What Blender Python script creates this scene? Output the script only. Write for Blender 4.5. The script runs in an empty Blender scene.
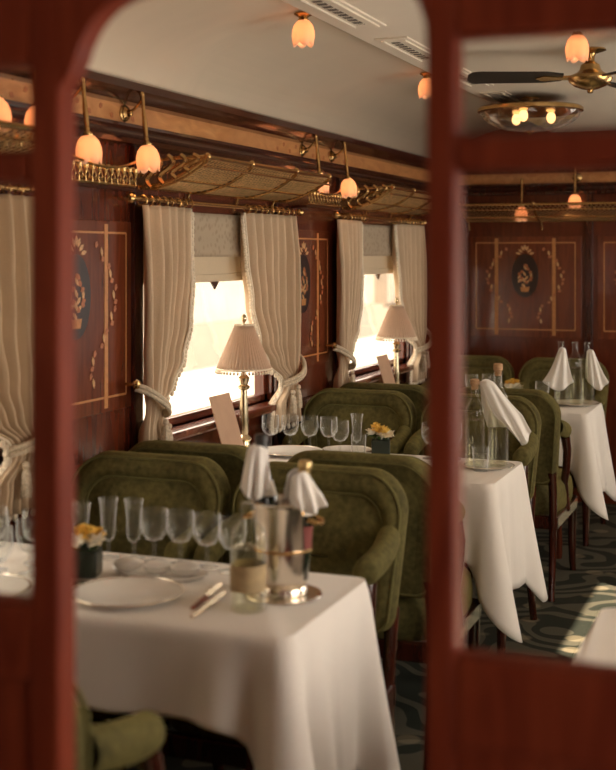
import bpy, math, random
from mathutils import Vector, Matrix
random.seed(7)
PI = math.pi
sc = bpy.context.scene
C = sc.collection

# ------------------------------------------------------------------ camera
F_PX = 1250.0
cam = bpy.data.cameras.new('camera')
cam_o = bpy.data.objects.new('camera', cam); C.objects.link(cam_o)
cam.sensor_width = 36.0
cam.lens = F_PX / 770.0 * 36.0
cam.shift_y = -(385 - 254) / 770.0
cam_o.location = (0, 0, 1.52)
cam_o.rotation_euler = (PI/2, 0, math.atan(492/1250.0))
cam.clip_start = 0.05
cam.dof.use_dof = True
cam.dof.focus_distance = 4.9
cam.dof.aperture_fstop = 2.9
sc.camera = cam_o
# ------------------------------------------------------------------ world, sun, exposure
w = bpy.data.worlds.new('sky'); sc.world = w; w.use_nodes = True
bg = w.node_tree.nodes['Background']
bg.inputs[0].default_value = (1.0, 0.88, 0.76, 1); bg.inputs[1].default_value = 7.0
sun = bpy.data.lights.new('sun', 'SUN'); sun_o = bpy.data.objects.new('sun', sun); C.objects.link(sun_o)
sun.energy = 22.0; sun.angle = math.radians(0.6); sun.color = (1.0, 0.85, 0.68)
sun_o.rotation_euler = Vector((-1.52, .95, -1.62)).to_track_quat('-Z', 'Y').to_euler()
XL, XR, YF, YB = -2.12, 0.62, 7.75, -1.2          # car walls
WIN = [0.32, 2.35, 4.38, 6.41]; WH = 0.575         # window centres and half width
SILL, WTOP = 0.89, 1.66
for x, ry in ((XL - .06, -PI/2), (XR + .06, PI/2)):
    for yc in WIN:
        a = bpy.data.lights.new('window_portal', 'AREA'); a.shape = 'RECTANGLE'
        a.size = WTOP - SILL; a.size_y = 2*WH; a.cycles.is_portal = True
        o = bpy.data.objects.new('window_portal', a); C.objects.link(o)
        o.location = (x, yc, (SILL + WTOP)/2); o.rotation_euler = (0, ry, 0)
vs = sc.view_settings
vs.view_transform = 'Standard'; vs.look = 'None'; vs.gamma = 1.0; vs.use_curve_mapping = False
vs.exposure = 0.15
sc.cycles.max_bounces = 10; sc.cycles.diffuse_bounces = 5; sc.cycles.transparent_max_bounces = 24
sc.cycles.caustics_reflective = False; sc.cycles.caustics_refractive = False
sc.cycles.sample_clamp_indirect = 6.0

# ------------------------------------------------------------------ materials
def new_mat(name):
    m = bpy.data.materials.new(name); m.use_nodes = True
    nt = m.node_tree; b = nt.nodes['Principled BSDF']
    return m, nt, b
def N(nt, t, **kw):
    n = nt.nodes.new(t)
    for k, v in kw.items(): setattr(n, k, v)
    return n
def ramp(nt, fac, stops):
    r = N(nt, 'ShaderNodeValToRGB'); nt.links.new(fac, r.inputs[0])
    e = r.color_ramp.elements
    while len(e) < len(stops): e.new(.5)
    for i, (p, c) in enumerate(stops):
        e[i].position = p; e[i].color = (*c, 1)
    return r
def coords(nt, scale=(1, 1, 1), kind='Object'):
    t = N(nt, 'ShaderNodeTexCoord'); mp = N(nt, 'ShaderNodeMapping')
    mp.inputs['Scale'].default_value = scale
    nt.links.new(t.outputs[kind], mp.inputs[0]); return mp.outputs[0]
def simple(name, col, rough=.5, metal=0, spec=.5, noise=0, nscale=30, **kw):
    m, nt, b = new_mat(name)
    b.inputs['Roughness'].default_value = rough; b.inputs['Metallic'].default_value = metal
    b.inputs['Specular IOR Level'].default_value = spec
    if noise:
        n = N(nt, 'ShaderNodeTexNoise'); n.inputs['Scale'].default_value = nscale; n.inputs['Detail'].default_value = 4
        nt.links.new(coords(nt), n.inputs['Vector'])
        lo = tuple(c*(1 - noise) for c in col); hi = tuple(min(1, c*(1 + noise)) for c in col)
        r = ramp(nt, n.outputs[0], [(.3, lo), (.7, hi)])
        nt.links.new(r.outputs[0], b.inputs['Base Color'])
    else:
        b.inputs['Base Color'].default_value = (*col, 1)
    for k, v in kw.items(): b.inputs[k].default_value = v
    return m
def wood(name, dark, light, rough=.22, scale=(9, 9, 1.2), coat=.5):
    m, nt, b = new_mat(name)
    v = coords(nt, scale)
    n = N(nt, 'ShaderNodeTexNoise'); n.inputs['Scale'].default_value = 3; n.inputs['Detail'].default_value = 8
    n.inputs['Distortion'].default_value = 1.4
    nt.links.new(v, n.inputs['Vector'])
    r = ramp(nt, n.outputs[0], [(.3, dark), (.72, light)])
    nt.links.new(r.outputs[0], b.inputs['Base Color'])
    b.inputs['Roughness'].default_value = rough
    b.inputs['Coat Weight'].default_value = coat; b.inputs['Coat Roughness'].default_value = .08
    return m
M = {}
M['mahogany'] = wood('mahogany', (.085, .017, .007), (.145, .031, .012))
M['frame_mahogany'] = wood('frame_mahogany', (.15, .022, .010), (.25, .044, .018), rough=.5, coat=.0)
M['frame_mahogany'].node_tree.nodes['Principled BSDF'].inputs['Specular IOR Level'].default_value = .10
M['dark_wood'] = wood('dark_wood', (.028, .007, .004), (.07, .016, .008), rough=.2)
M['panel_wood'] = wood('panel_wood', (.10, .022, .008), (.21, .05, .018), rough=.25)
M['band_wood'] = wood('band_wood', (.50, .21, .07), (.70, .34, .13), rough=.28, scale=(6, 2, 6), coat=.3)
M['inlay'] = simple('inlay', (.55, .24, .075), .35, noise=.15, nscale=60)
M['inlay_pale'] = simple('inlay_pale', (.62, .36, .16), .4, noise=.3, nscale=90)
M['inlay_rust'] = simple('inlay_rust', (.42, .14, .05), .4, noise=.3, nscale=90)
M['inlay_dark'] = simple('inlay_dark', (.02, .008, .006), .3, noise=.2)
M['brass'] = simple('brass', (.58, .37, .15), .26, 1.0, noise=.15, nscale=40)
M['old_brass'] = simple('old_brass', (.72, .52, .28), .45, 1.0, noise=.25, nscale=60)
M['silver'] = simple('silver', (.90, .84, .74), .22, 1.0, noise=.04)
M['lamp_metal'] = simple('lamp_metal', (.72, .62, .42), .22, 1.0, noise=.08)
M['black_enamel'] = simple('black_enamel', (.012, .010, .008), .4, noise=.1)
M['ceiling_paint'] = simple('ceiling_paint', (.84, .73, .56), .15, noise=.02, nscale=4, spec=.6)
nt = M['ceiling_paint'].node_tree; n_ = N(nt, 'ShaderNodeTexNoise'); n_.inputs['Scale'].default_value = 2.2; n_.inputs['Detail'].default_value = 1.5
nt.links.new(coords(nt, (1, 2.4, 1)), n_.inputs['Vector'])
pb_ = nt.nodes['Principled BSDF']; pb_.inputs['Anisotropic'].default_value = .96; pb_.inputs['Roughness'].default_value = .27
tg_ = N(nt, 'ShaderNodeTangent', direction_type='RADIAL', axis='Y'); nt.links.new(tg_.outputs[0], pb_.inputs['Tangent'])
bp_ = N(nt, 'ShaderNodeBump'); bp_.inputs['Strength'].default_value = .25; bp_.inputs['Distance'].default_value = .02
nt.links.new(n_.outputs[0], bp_.inputs['Height']); nt.links.new(bp_.outputs[0], nt.nodes['Principled BSDF'].inputs['Normal'])
M['soffit_paint'] = simple('soffit_paint', (.84, .77, .64), .4, noise=.02, nscale=5)
M['vent_dark'] = simple('vent_dark', (.10, .08, .06), .7, noise=.1)
M['porcelain'] = simple('porcelain', (.82, .80, .75), .15, noise=.02)
M['cork'] = simple('cork', (.42, .25, .13), .8, noise=.25, nscale=120)
M['foil'] = simple('foil', (.62, .45, .20), .35, .8, noise=.2)
M['label_paper'] = simple('label_paper', (.78, .72, .62), .7, noise=.06)
M['foil_paper'] = simple('foil_paper', (.42, .31, .16), .6, noise=.2)
M['label_maroon'] = simple('label_maroon', (.22, .05, .04), .6, noise=.1)
M['card'] = simple('card', (.55, .36, .24), .7, noise=.06, nscale=14)
M['pot'] = simple('pot', (.018, .028, .018), .35, noise=.2)
M['petal_yellow'] = simple('petal_yellow', (.90, .60, .12), .6, noise=.15, nscale=80)
M['petal_white'] = simple('petal_white', (.85, .80, .66), .6, noise=.1, nscale=80)
M['leaf'] = simple('leaf', (.06, .12, .03), .5, noise=.3, nscale=60)
M['knife_handle'] = simple('knife_handle', (.20, .05, .03), .4, noise=.2)
M['rope'] = simple('rope', (.60, .50, .36), .8, noise=.25, nscale=150)
def fabric(name, col, rough=.85, noise=.12, nscale=200, sheen=.2, bump=.15, trans=0, wave=False):
    m, nt, b = new_mat(name)
    n = N(nt, 'ShaderNodeTexNoise'); n.inputs['Scale'].default_value = nscale; n.inputs['Detail'].default_value = 3
    v = coords(nt); nt.links.new(v, n.inputs['Vector'])
    n2 = N(nt, 'ShaderNodeTexNoise'); n2.inputs['Scale'].default_value = 7; n2.inputs['Detail'].default_value = 4
    nt.links.new(v, n2.inputs['Vector'])
    mx = N(nt, 'ShaderNodeMath', operation='ADD'); nt.links.new(n.outputs[0], mx.inputs[0]); nt.links.new(n2.outputs[0], mx.inputs[1])
    dv = N(nt, 'ShaderNodeMath', operation='MULTIPLY'); nt.links.new(mx.outputs[0], dv.inputs[0]); dv.inputs[1].default_value = .5
    r = ramp(nt, dv.outputs[0], [(.36, tuple(c*(1 - noise) for c in col)), (.64, tuple(min(1, c*(1 + noise)) for c in col))])
    nt.links.new(r.outputs[0], b.inputs['Base Color'])
    b.inputs['Roughness'].default_value = rough; b.inputs['Specular IOR Level'].default_value = .2
    b.inputs['Sheen Weight'].default_value = sheen; b.inputs['Sheen Roughness'].default_value = .4; b.inputs['Sheen Tint'].default_value = (*[min(1, c*5) for c in col], 1)
    bp = N(nt, 'ShaderNodeBump'); bp.inputs['Strength'].default_value = bump; bp.inputs['Distance'].default_value = .004
    nt.links.new(n.outputs[0], bp.inputs['Height']); nt.links.new(bp.outputs[0], b.inputs['Normal'])
    if trans:
        t = N(nt, 'ShaderNodeBsdfTranslucent'); nt.links.new(r.outputs[0], t.inputs[0])
        ms = N(nt, 'ShaderNodeMixShader'); ms.inputs[0].default_value = trans
        nt.links.new(b.outputs[0], ms.inputs[1]); nt.links.new(t.outputs[0], ms.inputs[2])
        nt.links.new(ms.outputs[0], nt.nodes['Material Output'].inputs[0])
    return m
M['velvet'] = fabric('velvet', (.099, .084, .026), noise=.42, nscale=60, sheen=.3, bump=.3)
M['piping'] = fabric('piping', (.13, .115, .040), noise=.2, sheen=.5)
M['curtain'] = fabric('curtain', (.68, .52, .35), noise=.08, nscale=260, trans=.12)
M['curtain_back'] = M['curtain']
M['fringe'] = fabric('fringe', (.82, .72, .56), noise=.2, nscale=220)
M['cloth'] = fabric('cloth', (.83, .78, .71), noise=.03, nscale=300, sheen=.1, bump=.05)
M['napkin'] = fabric('napkin', (.85, .82, .76), noise=.03, nscale=300, sheen=.1, bump=.05)
M['shade'] = fabric('shade', (.74, .58, .44), noise=.05, nscale=180, trans=.45)
M['blind_cream'] = fabric('blind_cream', (.70, .60, .44), noise=.04, trans=.2)
# patterned grey blind
m, nt, b = new_mat('blind_grey'); M['blind_grey'] = m
v = coords(nt, (1, 14, 14))
vo = N(nt, 'ShaderNodeTexVoronoi'); vo.inputs['Scale'].default_value = 3.0; nt.links.new(v, vo.inputs['Vector'])
r = ramp(nt, vo.outputs['Distance'], [(.15, (.36, .28, .19)), (.5, (.46, .37, .26))])
nt.links.new(r.outputs[0], b.inputs['Base Color']); b.inputs['Roughness'].default_value = .9
# carpet with swirling leaves
m, nt, b = new_mat('carpet'); M['carpet'] = m
v = coords(nt, (1, 1, 1))
wv = N(nt, 'ShaderNodeTexWave', wave_type='RINGS', rings_direction='Z'); wv.inputs['Scale'].default_value = 1.5
wv.inputs['Distortion'].default_value = 16; wv.inputs['Detail'].default_value = 0.6; wv.inputs['Detail Scale'].default_value = 2.2
nt.links.new(v, wv.inputs['Vector'])
vo = N(nt, 'ShaderNodeTexVoronoi'); vo.inputs['Scale'].default_value = 5.5; nt.links.new(v, vo.inputs['Vector'])
r1 = ramp(nt, wv.outputs[0], [(.46, (.020, .022, .014)), (.54, (.12, .105, .070))])
r2 = ramp(nt, vo.outputs['Distance'], [(.20, (.26, .21, .13)), (.26, (.03, .034, .027))])
mix = N(nt, 'ShaderNodeMixRGB'); mix.inputs[0].default_value = .4
nt.links.new(r1.outputs[0], mix.inputs[1]); nt.links.new(r2.outputs[0], mix.inputs[2])
nt.links.new(mix.outputs[0], b.inputs['Base Color']); b.inputs['Roughness'].default_value = 1
b.inputs['Specular IOR Level'].default_value = .1
def thin_glass(name, tint=(.97, .97, .95), blend=.25, strength=1.0, rough=.02, body=0):
    m, nt, b = new_mat(name); nt.nodes.remove(b)
    tr = N(nt, 'ShaderNodeBsdfTransparent'); tr.inputs[0].default_value = (*tint, 1)
    gl = N(nt, 'ShaderNodeBsdfGlossy'); gl.inputs['Roughness'].default_value = rough; gl.inputs[0].default_value = (1, 1, 1, 1)
    lw = N(nt, 'ShaderNodeLayerWeight'); lw.inputs[0].default_value = blend
    pw = N(nt, 'ShaderNodeMath', operation='POWER'); pw.inputs[1].default_value = 3.0
    nt.links.new(lw.outputs['Facing'], pw.inputs[0])
    mu = N(nt, 'ShaderNodeMath', operation='MULTIPLY_ADD'); mu.inputs[1].default_value = strength; mu.inputs[2].default_value = .03
    nt.links.new(pw.outputs[0], mu.inputs[0])
    if body:                                                # white diffuse, strongest at glancing angles, imitates bright reflections along the edges
        df = N(nt, 'ShaderNodeBsdfDiffuse'); df.inputs[0].default_value = (.9, .92, .93, 1)
        mb = N(nt, 'ShaderNodeMixShader'); mb.inputs[0].default_value = body
        nt.links.new(gl.outputs[0], mb.inputs[1]); nt.links.new(df.outputs[0], mb.inputs[2]); top = mb.outputs[0]
    else: top = gl.outputs[0]
    ms = N(nt, 'ShaderNodeMixShader'); nt.links.new(mu.outputs[0], ms.inputs[0])
    nt.links.new(tr.outputs[0], ms.inputs[1]); nt.links.new(top, ms.inputs[2])
    nt.links.new(ms.outputs[0], nt.nodes['Material Output'].inputs[0])
    return m
M['pane'] = thin_glass('pane', (.97, .965, .95), .5, .4)
M['glass'] = thin_glass('glass', (.975, .98, .975), .5, .9, .06, .6)
M['bottle_clear'] = thin_glass('bottle_clear', (.95, .95, .89), .5, .75, .05, .3)
M['bottle_green'] = simple('bottle_green', (.012, .018, .008), .08, noise=.1, **{'Coat Weight': .6})
M['liquid'] = simple('liquid', (.80, .66, .40), .05, noise=.02, **{'Transmission Weight': .9, 'IOR': 1.33})
M['crystal'] = thin_glass('crystal', (.90, .78, .56), .6, .9, .05, .25)
def glow(name, col, strength, diff=(.8, .6, .45), mixf=.5):
    m, nt, b = new_mat(name)
    b.inputs['Base Color'].default_value = (*diff, 1); b.inputs['Roughness'].default_value = .45
    b.inputs['Emission Color'].default_value = (*col, 1); b.inputs['Emission Strength'].default_value = strength
    return m
M['tulip_glass'] = glow('tulip_glass', (1.0, .53, .28), .33, (.72, .56, .43))
nt = M['tulip_glass'].node_tree; tl_ = N(nt, 'ShaderNodeBsdfTranslucent'); tl_.inputs[0].default_value = (.85, .60, .44, 1)
ms_ = N(nt, 'ShaderNodeMixShader'); ms_.inputs[0].default_value = .55
nt.links.new(nt.nodes['Principled BSDF'].outputs[0], ms_.inputs[1]); nt.links.new(tl_.outputs[0], ms_.inputs[2])
nt.links.new(ms_.outputs[0], nt.nodes['Material Output'].inputs[0])
M['soft_bulb'] = glow('soft_bulb', (1.0, .62, .32), 3.0)
M['bulb'] = glow('bulb', (1.0, .56, .27), 10.0)
M['stone'] = simple('stone', (.195, .175, .145), .9, noise=.08, nscale=2)
M['stone_dark'] = simple('stone_dark', (.14, .118, .095), .9, noise=.1, nscale=2)
M['asphalt'] = simple('asphalt', (.34, .30, .25), .95, noise=.1, nscale=3)

# ------------------------------------------------------------------ mesh helpers
class MB:
    def __init__(s): s.v = []; s.f = []
    def add(s, vs, fs, mat=None):
        n = len(s.v)
        s.v += [tuple(mat @ Vector(p)) for p in vs] if mat else [tuple(p) for p in vs]
        s.f += [tuple(i + n for i in q) for q in fs]; return s
    def box(s, x0, x1, y0, y1, z0, z1, mat=None):
        return s.add([(x0,y0,z0),(x1,y0,z0),(x1,y1,z0),(x0,y1,z0),(x0,y0,z1),(x1,y0,z1),(x1,y1,z1),(x0,y1,z1)],
              [(0,3,2,1),(4,5,6,7),(0,1,5,4),(1,2,6,5),(2,3,7,6),(3,0,4,7)], mat)
    def grid(s, fn, nu, nv, closed=False, mat=None):
        vs = []; fs = []
        cu = nu if closed else nu + 1
        for j in range(nv + 1):
            for i in range(cu): vs.append(fn(i/nu, j/nv))
        for j in range(nv):
            for i in range(nu):
                a = j*cu + i; b = j*cu + (i + 1) % cu if closed else a + 1
                fs.append((a, b, b + cu, a + cu))
        return s.add(vs, fs, mat)
    def lathe(s, prof, n=20, mat=None, mod=None, cap=True):
        vs = []; fs = []
        for k, (r, z) in enumerate(prof):
            for i in range(n):
                t = 2*PI*i/n; rr = r*(mod(t, k/(len(prof) - 1)) if mod else 1)
                vs.append((rr*math.cos(t), rr*math.sin(t), z))
        for k in range(len(prof) - 1):
            for i in range(n):
                a = k*n + i; b = k*n + (i + 1) % n
                fs.append((a, b, b + n, a + n))
        if cap:
            fs.append(tuple(range(n - 1, -1, -1))); m0 = (len(prof) - 1)*n; fs.append(tuple(range(m0, m0 + n)))
        return s.add(vs, fs, mat)
    def tube(s, pts, r, n=8, closed=False, mat=None):
        pts = [Vector(p) for p in pts]; m_ = len(pts); vs = []; fs = []
        prev = None
        for k, p in enumerate(pts):
            if closed: d = pts[(k + 1) % m_] - pts[k - 1]
            else: d = pts[min(k + 1, m_ - 1)] - pts[max(k - 1, 0)]
            d.normalize()
            if prev is None:
                a = d.cross(Vector((0, 0, 1)))
                if a.length < .05: a = d.cross(Vector((1, 0, 0)))
            else:
                a = prev - d*prev.dot(d)
            a.normalize(); prev = a; b = d.cross(a)
            rr = r(k/(m_ - 1)) if callable(r) else r
            for i in range(n):
                t = 2*PI*i/n; vs.append(p + (a*math.cos(t) + b*math.sin(t))*rr)
        for k in range(m_ if closed else m_ - 1):
            for i in range(n):
                q = (k + 1) % m_
                fs.append((k*n + i, k*n + (i + 1) % n, q*n + (i + 1) % n, q*n + i))
        if not closed:
            fs.append(tuple(range(n - 1, -1, -1))); fs.append(tuple(range((m_ - 1)*n, m_*n)))
        return s.add(vs, fs, mat)
    def sphere(s, c, r, nu=8, nv=6, sz=1):
        c = Vector(c)
        return s.lathe([(max(r*math.sin(PI*k/nv), r*.02), -r*sz*math.cos(PI*k/nv)) for k in range(nv + 1)], nu, Matrix.Translation(c))
    def prism(s, poly, d, fn):           # poly in 2D, fn(a,b,h)->3D, h in 0..d
        n = len(poly)
        vs = [fn(a, b, 0) for a, b in poly] + [fn(a, b, d) for a, b in poly]
        fs = [tuple(range(n - 1, -1, -1)), tuple(range(n, 2*n))]
        fs += [(i, (i + 1) % n, n + (i + 1) % n, n + i) for i in range(n)]
        return s.add(vs, fs)
    def mesh(s, name, mat, smooth=True, angle=40):
        me = bpy.data.meshes.new(name); me.from_pydata(s.v, [], s.f); me.validate()
        if smooth:
            me.polygons.foreach_set('use_smooth', [True]*len(me.polygons)); me.update()
            me.set_sharp_from_angle(angle=math.radians(angle))
        me.materials.append(M[mat]); me.update(); return me
    def build(s, name, mat, parent=None, smooth=True, bevel=0, loc=None, rot=None, angle=40, solid=0):
        return link(name, s.mesh(name, mat, smooth, angle), parent, bevel, loc, rot, solid)
def link(name, me, parent=None, bevel=0, loc=None, rot=None, solid=0):
    o = bpy.data.objects.new(name, me); C.objects.link(o); o.parent = parent
    if loc is not None: o.location = loc
    if rot is not None: o.rotation_euler = rot
    if solid:
        md = o.modifiers.new('thickness', 'SOLIDIFY'); md.thickness = solid; md.offset = 0
    if bevel:
        md = o.modifiers.new('bevel', 'BEVEL'); md.width = bevel; md.segments = 2; md.limit_method = 'ANGLE'
        md.angle_limit = math.radians(50)
    return o
def tag(o, label=None, cat=None, group=None, kind=None):
    for k, v in (('label', label), ('category', cat), ('group', group), ('kind', kind)):
        if v: o[k] = v
    return o
def empty(name, loc=(0, 0, 0), rz=0, label=None, cat=None, group=None, kind=None):
    o = bpy.data.objects.new(name, None); C.objects.link(o); o.empty_display_size = .05
    o.location = loc; o.rotation_euler = (0, 0, rz)
    return tag(o, label, cat, group, kind)
def copy_tree(o, parent=None, loc=None, rz=None, label=None, group=None):
    c = o.copy(); C.objects.link(c); c.parent = parent
    if loc is not None: c.location = loc
    if rz is not None: c.rotation_euler = (o.rotation_euler[0], o.rotation_euler[1], rz)
    if label: c['label'] = label
    if group: c['group'] = group
    for ch in list(o.children): copy_tree(ch, c)
    return c
def box(name, mat, x0, x1, y0, y1, z0, z1, parent=None, bevel=0):
    return MB().box(x0, x1, y0, y1, z0, z1).build(name, mat, parent, smooth=False, bevel=bevel)
def interp(tab, z):
    if z >= tab[0][0]: return tab[0][1]
    for (a, p), (b_, q) in zip(tab, tab[1:]):
        if z >= b_:
            t = (a - z)/(a - b_); t = t*t*(3 - 2*t); return p + (q - p)*t
    return tab[-1][1]

# ================================================================== THE SETTING
tag(box('floor', 'carpet', XL, XR, YB, YF, -.06, 0), 'dark green carpet with pale swirling leaf pattern', 'floor', kind='structure')
# side walls with window openings
def side_wall(name, x_in, out, half, label):
    b = MB(); x0, x1 = sorted((x_in, x_in + out*.08))
    b.box(x0, x1, YB, YF, 0, SILL); b.box(x0, x1, YB, YF, WTOP, 2.45)
    edges = [YB] + [e for k, yc in enumerate(WIN) for e in ((yc - half, yc + half) if out < 0 or k else (yc - .28, yc + .28))] + [YF]
    for k in range(0, len(edges), 2): b.box(x0, x1, edges[k], edges[k + 1], SILL, WTOP)
    o = b.build(name, 'mahogany', None, smooth=False)
    return tag(o, label, 'wall', kind='structure')
wall_l = side_wall('wall_left', XL, -1, WH, 'polished mahogany window wall with inlaid piers')
wall_r = side_wall('wall_right', XR, 1, WH, 'polished mahogany wall across the aisle')
wall_f = tag(box('wall_far', 'mahogany', XL - .08, XR + .08, YF, YF + .08, 0, 2.45), 'inlaid mahogany end wall of the dining car', 'wall', kind='structure')
wall_b = tag(box('wall_back', 'mahogany', XL - .08, XR + .08, YB - .08, YB, 0, 2.45), 'plain mahogany wall behind the viewpoint', 'wall', kind='structure')
# marquetry panel, built facing +X with local y along the wall and z up
def leaf_outline(L, W): return [(-L/2, 0), (-L*.2, W*.42), (L*.15, W*.5), (L/2, 0), (L*.15, -W*.5), (-L*.2, -W*.42)]
LEAF = MB().prism(leaf_outline(.034, .015), .0012, lambda a, b, h: (h, a, b)).mesh('leaf', 'inlay_pale', False)
LEAF2 = MB().prism(leaf_outline(.026, .018), .0012, lambda a, b, h: (h, a, b)).mesh('petal', 'inlay_rust', False)
BOARD = MB().box(0, .006, -.35, .35, 1.0, 1.63).mesh('board', 'panel_wood', False)
STRING_V = MB().box(0, .0015, -.011, .011, 1.015, 1.618).mesh('thick_string', 'inlay', False)
EDGE_V = MB().box(0, .0012, -.0035, .0035, 1.05, 1.59).mesh('thin_string', 'inlay', False)
EDGE_H = MB().box(0, .0012, -.31, .31, -.0035, .0035).mesh('thin_string', 'inlay', False)
OVAL = MB().prism([(.085*math.cos(2*PI*k/28), .135*math.sin(2*PI*k/28)) for k in range(28)], .0008, lambda a, b, h: (h, a, b)).mesh('dark_oval', 'inlay_dark', False)
BASKET = MB().prism([(-.03, .0), (.03, 0), (.022, -.03), (-.022, -.03)], .0012, lambda a, b, h: (h, a, b)).mesh('basket', 'inlay', False)
def panel(parent, loc, rz):
    p = link('panel', BOARD, parent, .003, loc, (0, 0, rz))
    rnd = random.Random(3)
    for y in (-.18, .18): link('thick_string', STRING_V, p, 0, (.006, y, 0))
    for y in (-.31, .31): link('thin_string', EDGE_V, p, 0, (.006, y, 0))
    for z in (1.05, 1.59): link('thin_string', EDGE_H, p, 0, (.006, 0, z))
    link('dark_oval', OVAL, p, 0, (.006, 0, 1.385))
    link('basket', BASKET, p, 0, (.007, 0, 1.315))
    for k in range(22):                                    # bouquet in the oval
        t = rnd.random()*2*PI; q = math.sqrt(rnd.random())
        link('petal' if k % 2 else 'leaf', LEAF2 if k % 2 else LEAF, p, 0, (.007 + k*.00005, .042*q*math.cos(t), 1.385 + .065*q*math.sin(t)), (rnd.random()*6, 0, 0))
    for k in range(7):                                     # crest above
        link('leaf', LEAF, p, 0, (.0065, (k - 3)*.014, 1.535 + .022*math.cos((k - 3)*.8) + .005), (PI/2 + (3 - k)*.45, 0, 0))
    for s in (-1, 1):                                      # trailing garlands
        for k in range(20):
            z = 1.55 - k*.0235; y = .09 + .145*math.sin(PI*min(1, (k + 1.0)/17)) + .010*math.sin(k*2.4)
            link('leaf' if k % 3 == 1 else 'petal', LEAF if k % 3 == 1 else LEAF2, p, 0, (.0078, s*y, z), (s*(1.1 + .8*math.sin(k*2.1)), 0, 0))
    return p
PIERS = [1.40, 3.385, 5.315]
for yc in PIERS: panel(wall_l, (XL, yc, 0), 0)
for xc in (-1.595, -.80, 0.0): panel(wall_f, (xc, YF, 0), -PI/2)
# dado panels and chair-rail on the window wall, pilasters beside the windows
for yc in WIN:
    link('dado_panel', MB().box(0, .012, -.48, .48, .16, .74).mesh('dado_panel', 'panel_wood', False), wall_l, .006, (XL, yc, 0))
for yc in PIERS:
    link('dado_panel', MB().box(0, .012, -.30, .30, .16, .86).mesh('dado_panel', 'panel_wood', False), wall_l, .006, (XL, yc, 0))
for yc in WIN:
    for s in (-1, 1):
        link('pilaster', MB().box(0, .022, -.03, .03, 0, 1.9).mesh('pilaster', 'dark_wood', False), wall_l, .005, (XL, yc + s*(WH + .045), 0))
for xc in (-1.99, -1.20, -.40, .40):
    link('pilaster', MB().box(-.025, .025, -.02, 0, 0, 1.9).mesh('pilaster', 'dark_wood', False), wall_f, .005, (xc, YF, 0))
# cornice: dark moulding, pale inlaid band, dark moulding
def cornice(name, run, n0, n1, label):
    """run(d, t, z): d = distance from the wall, t = along"""
    e = empty(name, label=label, cat='cornice', kind='structure')
    def strip(nm, mat, prof):
        prof = [(0, prof[0][1])] + prof + [(0, prof[-1][1])]
        b = MB(); n = len(prof)
        vs = [run(d, n0, z) for d, z in prof] + [run(d, n1, z) for d, z in prof]
        fs = [(i, i + 1, n + i + 1, n + i) for i in range(n - 1)] + [tuple(range(n)), tuple(range(2*n - 1, n - 1, -1))]
        b.add(vs, fs).build(nm, mat, e, smooth=True, angle=35)
    strip('upper_moulding', 'dark_wood', [(.02, 2.02), (.05, 2.025), (.055, 2.035), (.07, 2.05), (.085, 2.06), (.085, 2.085), (.07, 2.095)])
    strip('inlay_band', 'band_wood', [(.018, 1.955), (.018, 2.02)])
    strip('lower_moulding', 'dark_wood', [(.03, 1.885), (.045, 1.89), (.05, 1.905), (.035, 1.92), (.03, 1.935), (.042, 1.945), (.042, 1.955)])
    return e
corn = cornice('trim_1', lambda d, t, z: (XL + d, t, z), YB, YF, 'dark glossy cornice with pale inlaid band above the windows')
cornice('trim_2', lambda d, t, z: (XR - d, t, z), YB, YF, 'dark cornice with pale band along the aisle wall')
cornice('trim_3', lambda d, t, z: (t, YF - d, z), XL, XR, 'dark cornice with pale band on the end wall')
for k in range(26):                                         # inlaid sprigs on the pale band
    yy = 2.95 + (k//13)*2.03 + (k % 13)*.07
    link('leaf', LEAF2, corn, 0, (XL + .0185, yy, 1.988 + .012*(-1)**k), (.5*(-1)**k, 0, 0))
tag(box('baseboard_left', 'dark_wood', XL, XL + .02, YB, YF, 0, .12, bevel=.005), 'dark skirting under the windows', 'skirting', kind='structure')
# ceiling: coves and a flat central soffit
XC = (XL + XR)/2
def cove(u, s):
    a = u*PI/2*.92
    return (XC + s*(1.37 - .04 - .78*math.sin(a)*1.0), 2.087 + .31*(1 - math.cos(a))*0 + .285*math.sin(a)**.8*1.0 if u > 0 else 2.087)
b = MB()
prof = []
for k in range(17):
    u = k/16; a = u*PI/2
    prof.append((XL + .04 + .80*(1 - math.cos(a)), 2.087 + .275*math.sin(a)))
prof = prof + [(2*XC - x, z) for x, z in reversed(prof)]
n = len(prof)
b.add([(x, YB, z) for x, z in prof] + [(x, YF, z) for x, z in prof], [(i + 1, i, n + i, n + i + 1) for i in range(n - 1)])
ceil = tag(b.build('ceiling', 'ceiling_paint', None, solid=.01), 'cream glossy coved ceiling of the carriage', 'ceiling', kind='structure')
box('ceiling_slab', 'ceiling_paint', XL - .08, XR + .08, YB, YF, 2.45, 2.5, ceil)
soff = box('soffit', 'soffit_paint', -1.43, 2*XC + 1.43, YB, YF, 2.268, 2.40, ceil, bevel=.008)
for k, yc in enumerate((2.85, 3.62, 4.39, 5.16, 5.93)):
    vt = box('air_vent', 'soffit_paint', -1.375, -1.255, yc - .27, yc + .27, 2.262, 2.269, ceil, bevel=.002)
    box('vent_shade_strip', 'vent_dark', -1.335, -1.305, yc - .20, yc + .20, 2.2605, 2.2625, vt)  # flat dark strip; its colour stands in for the shade inside the slot
    sl = MB().box(-.016, .016, -.003, .003, 2.2585, 2.261).mesh('vent_slat', 'soffit_paint', False)
    box('vent_lip', 'soffit_paint', -1.36, -1.35, yc - .24, yc + .24, 2.2565, 2.263, vt)
    box('vent_lip', 'soffit_paint', -1.28, -1.27, yc - .24, yc + .24, 2.2565, 2.263, vt)
    for j in range(9): link('vent_slat', sl, vt, 0, (-1.32, yc - .18 + j*.045, 0))
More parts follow.
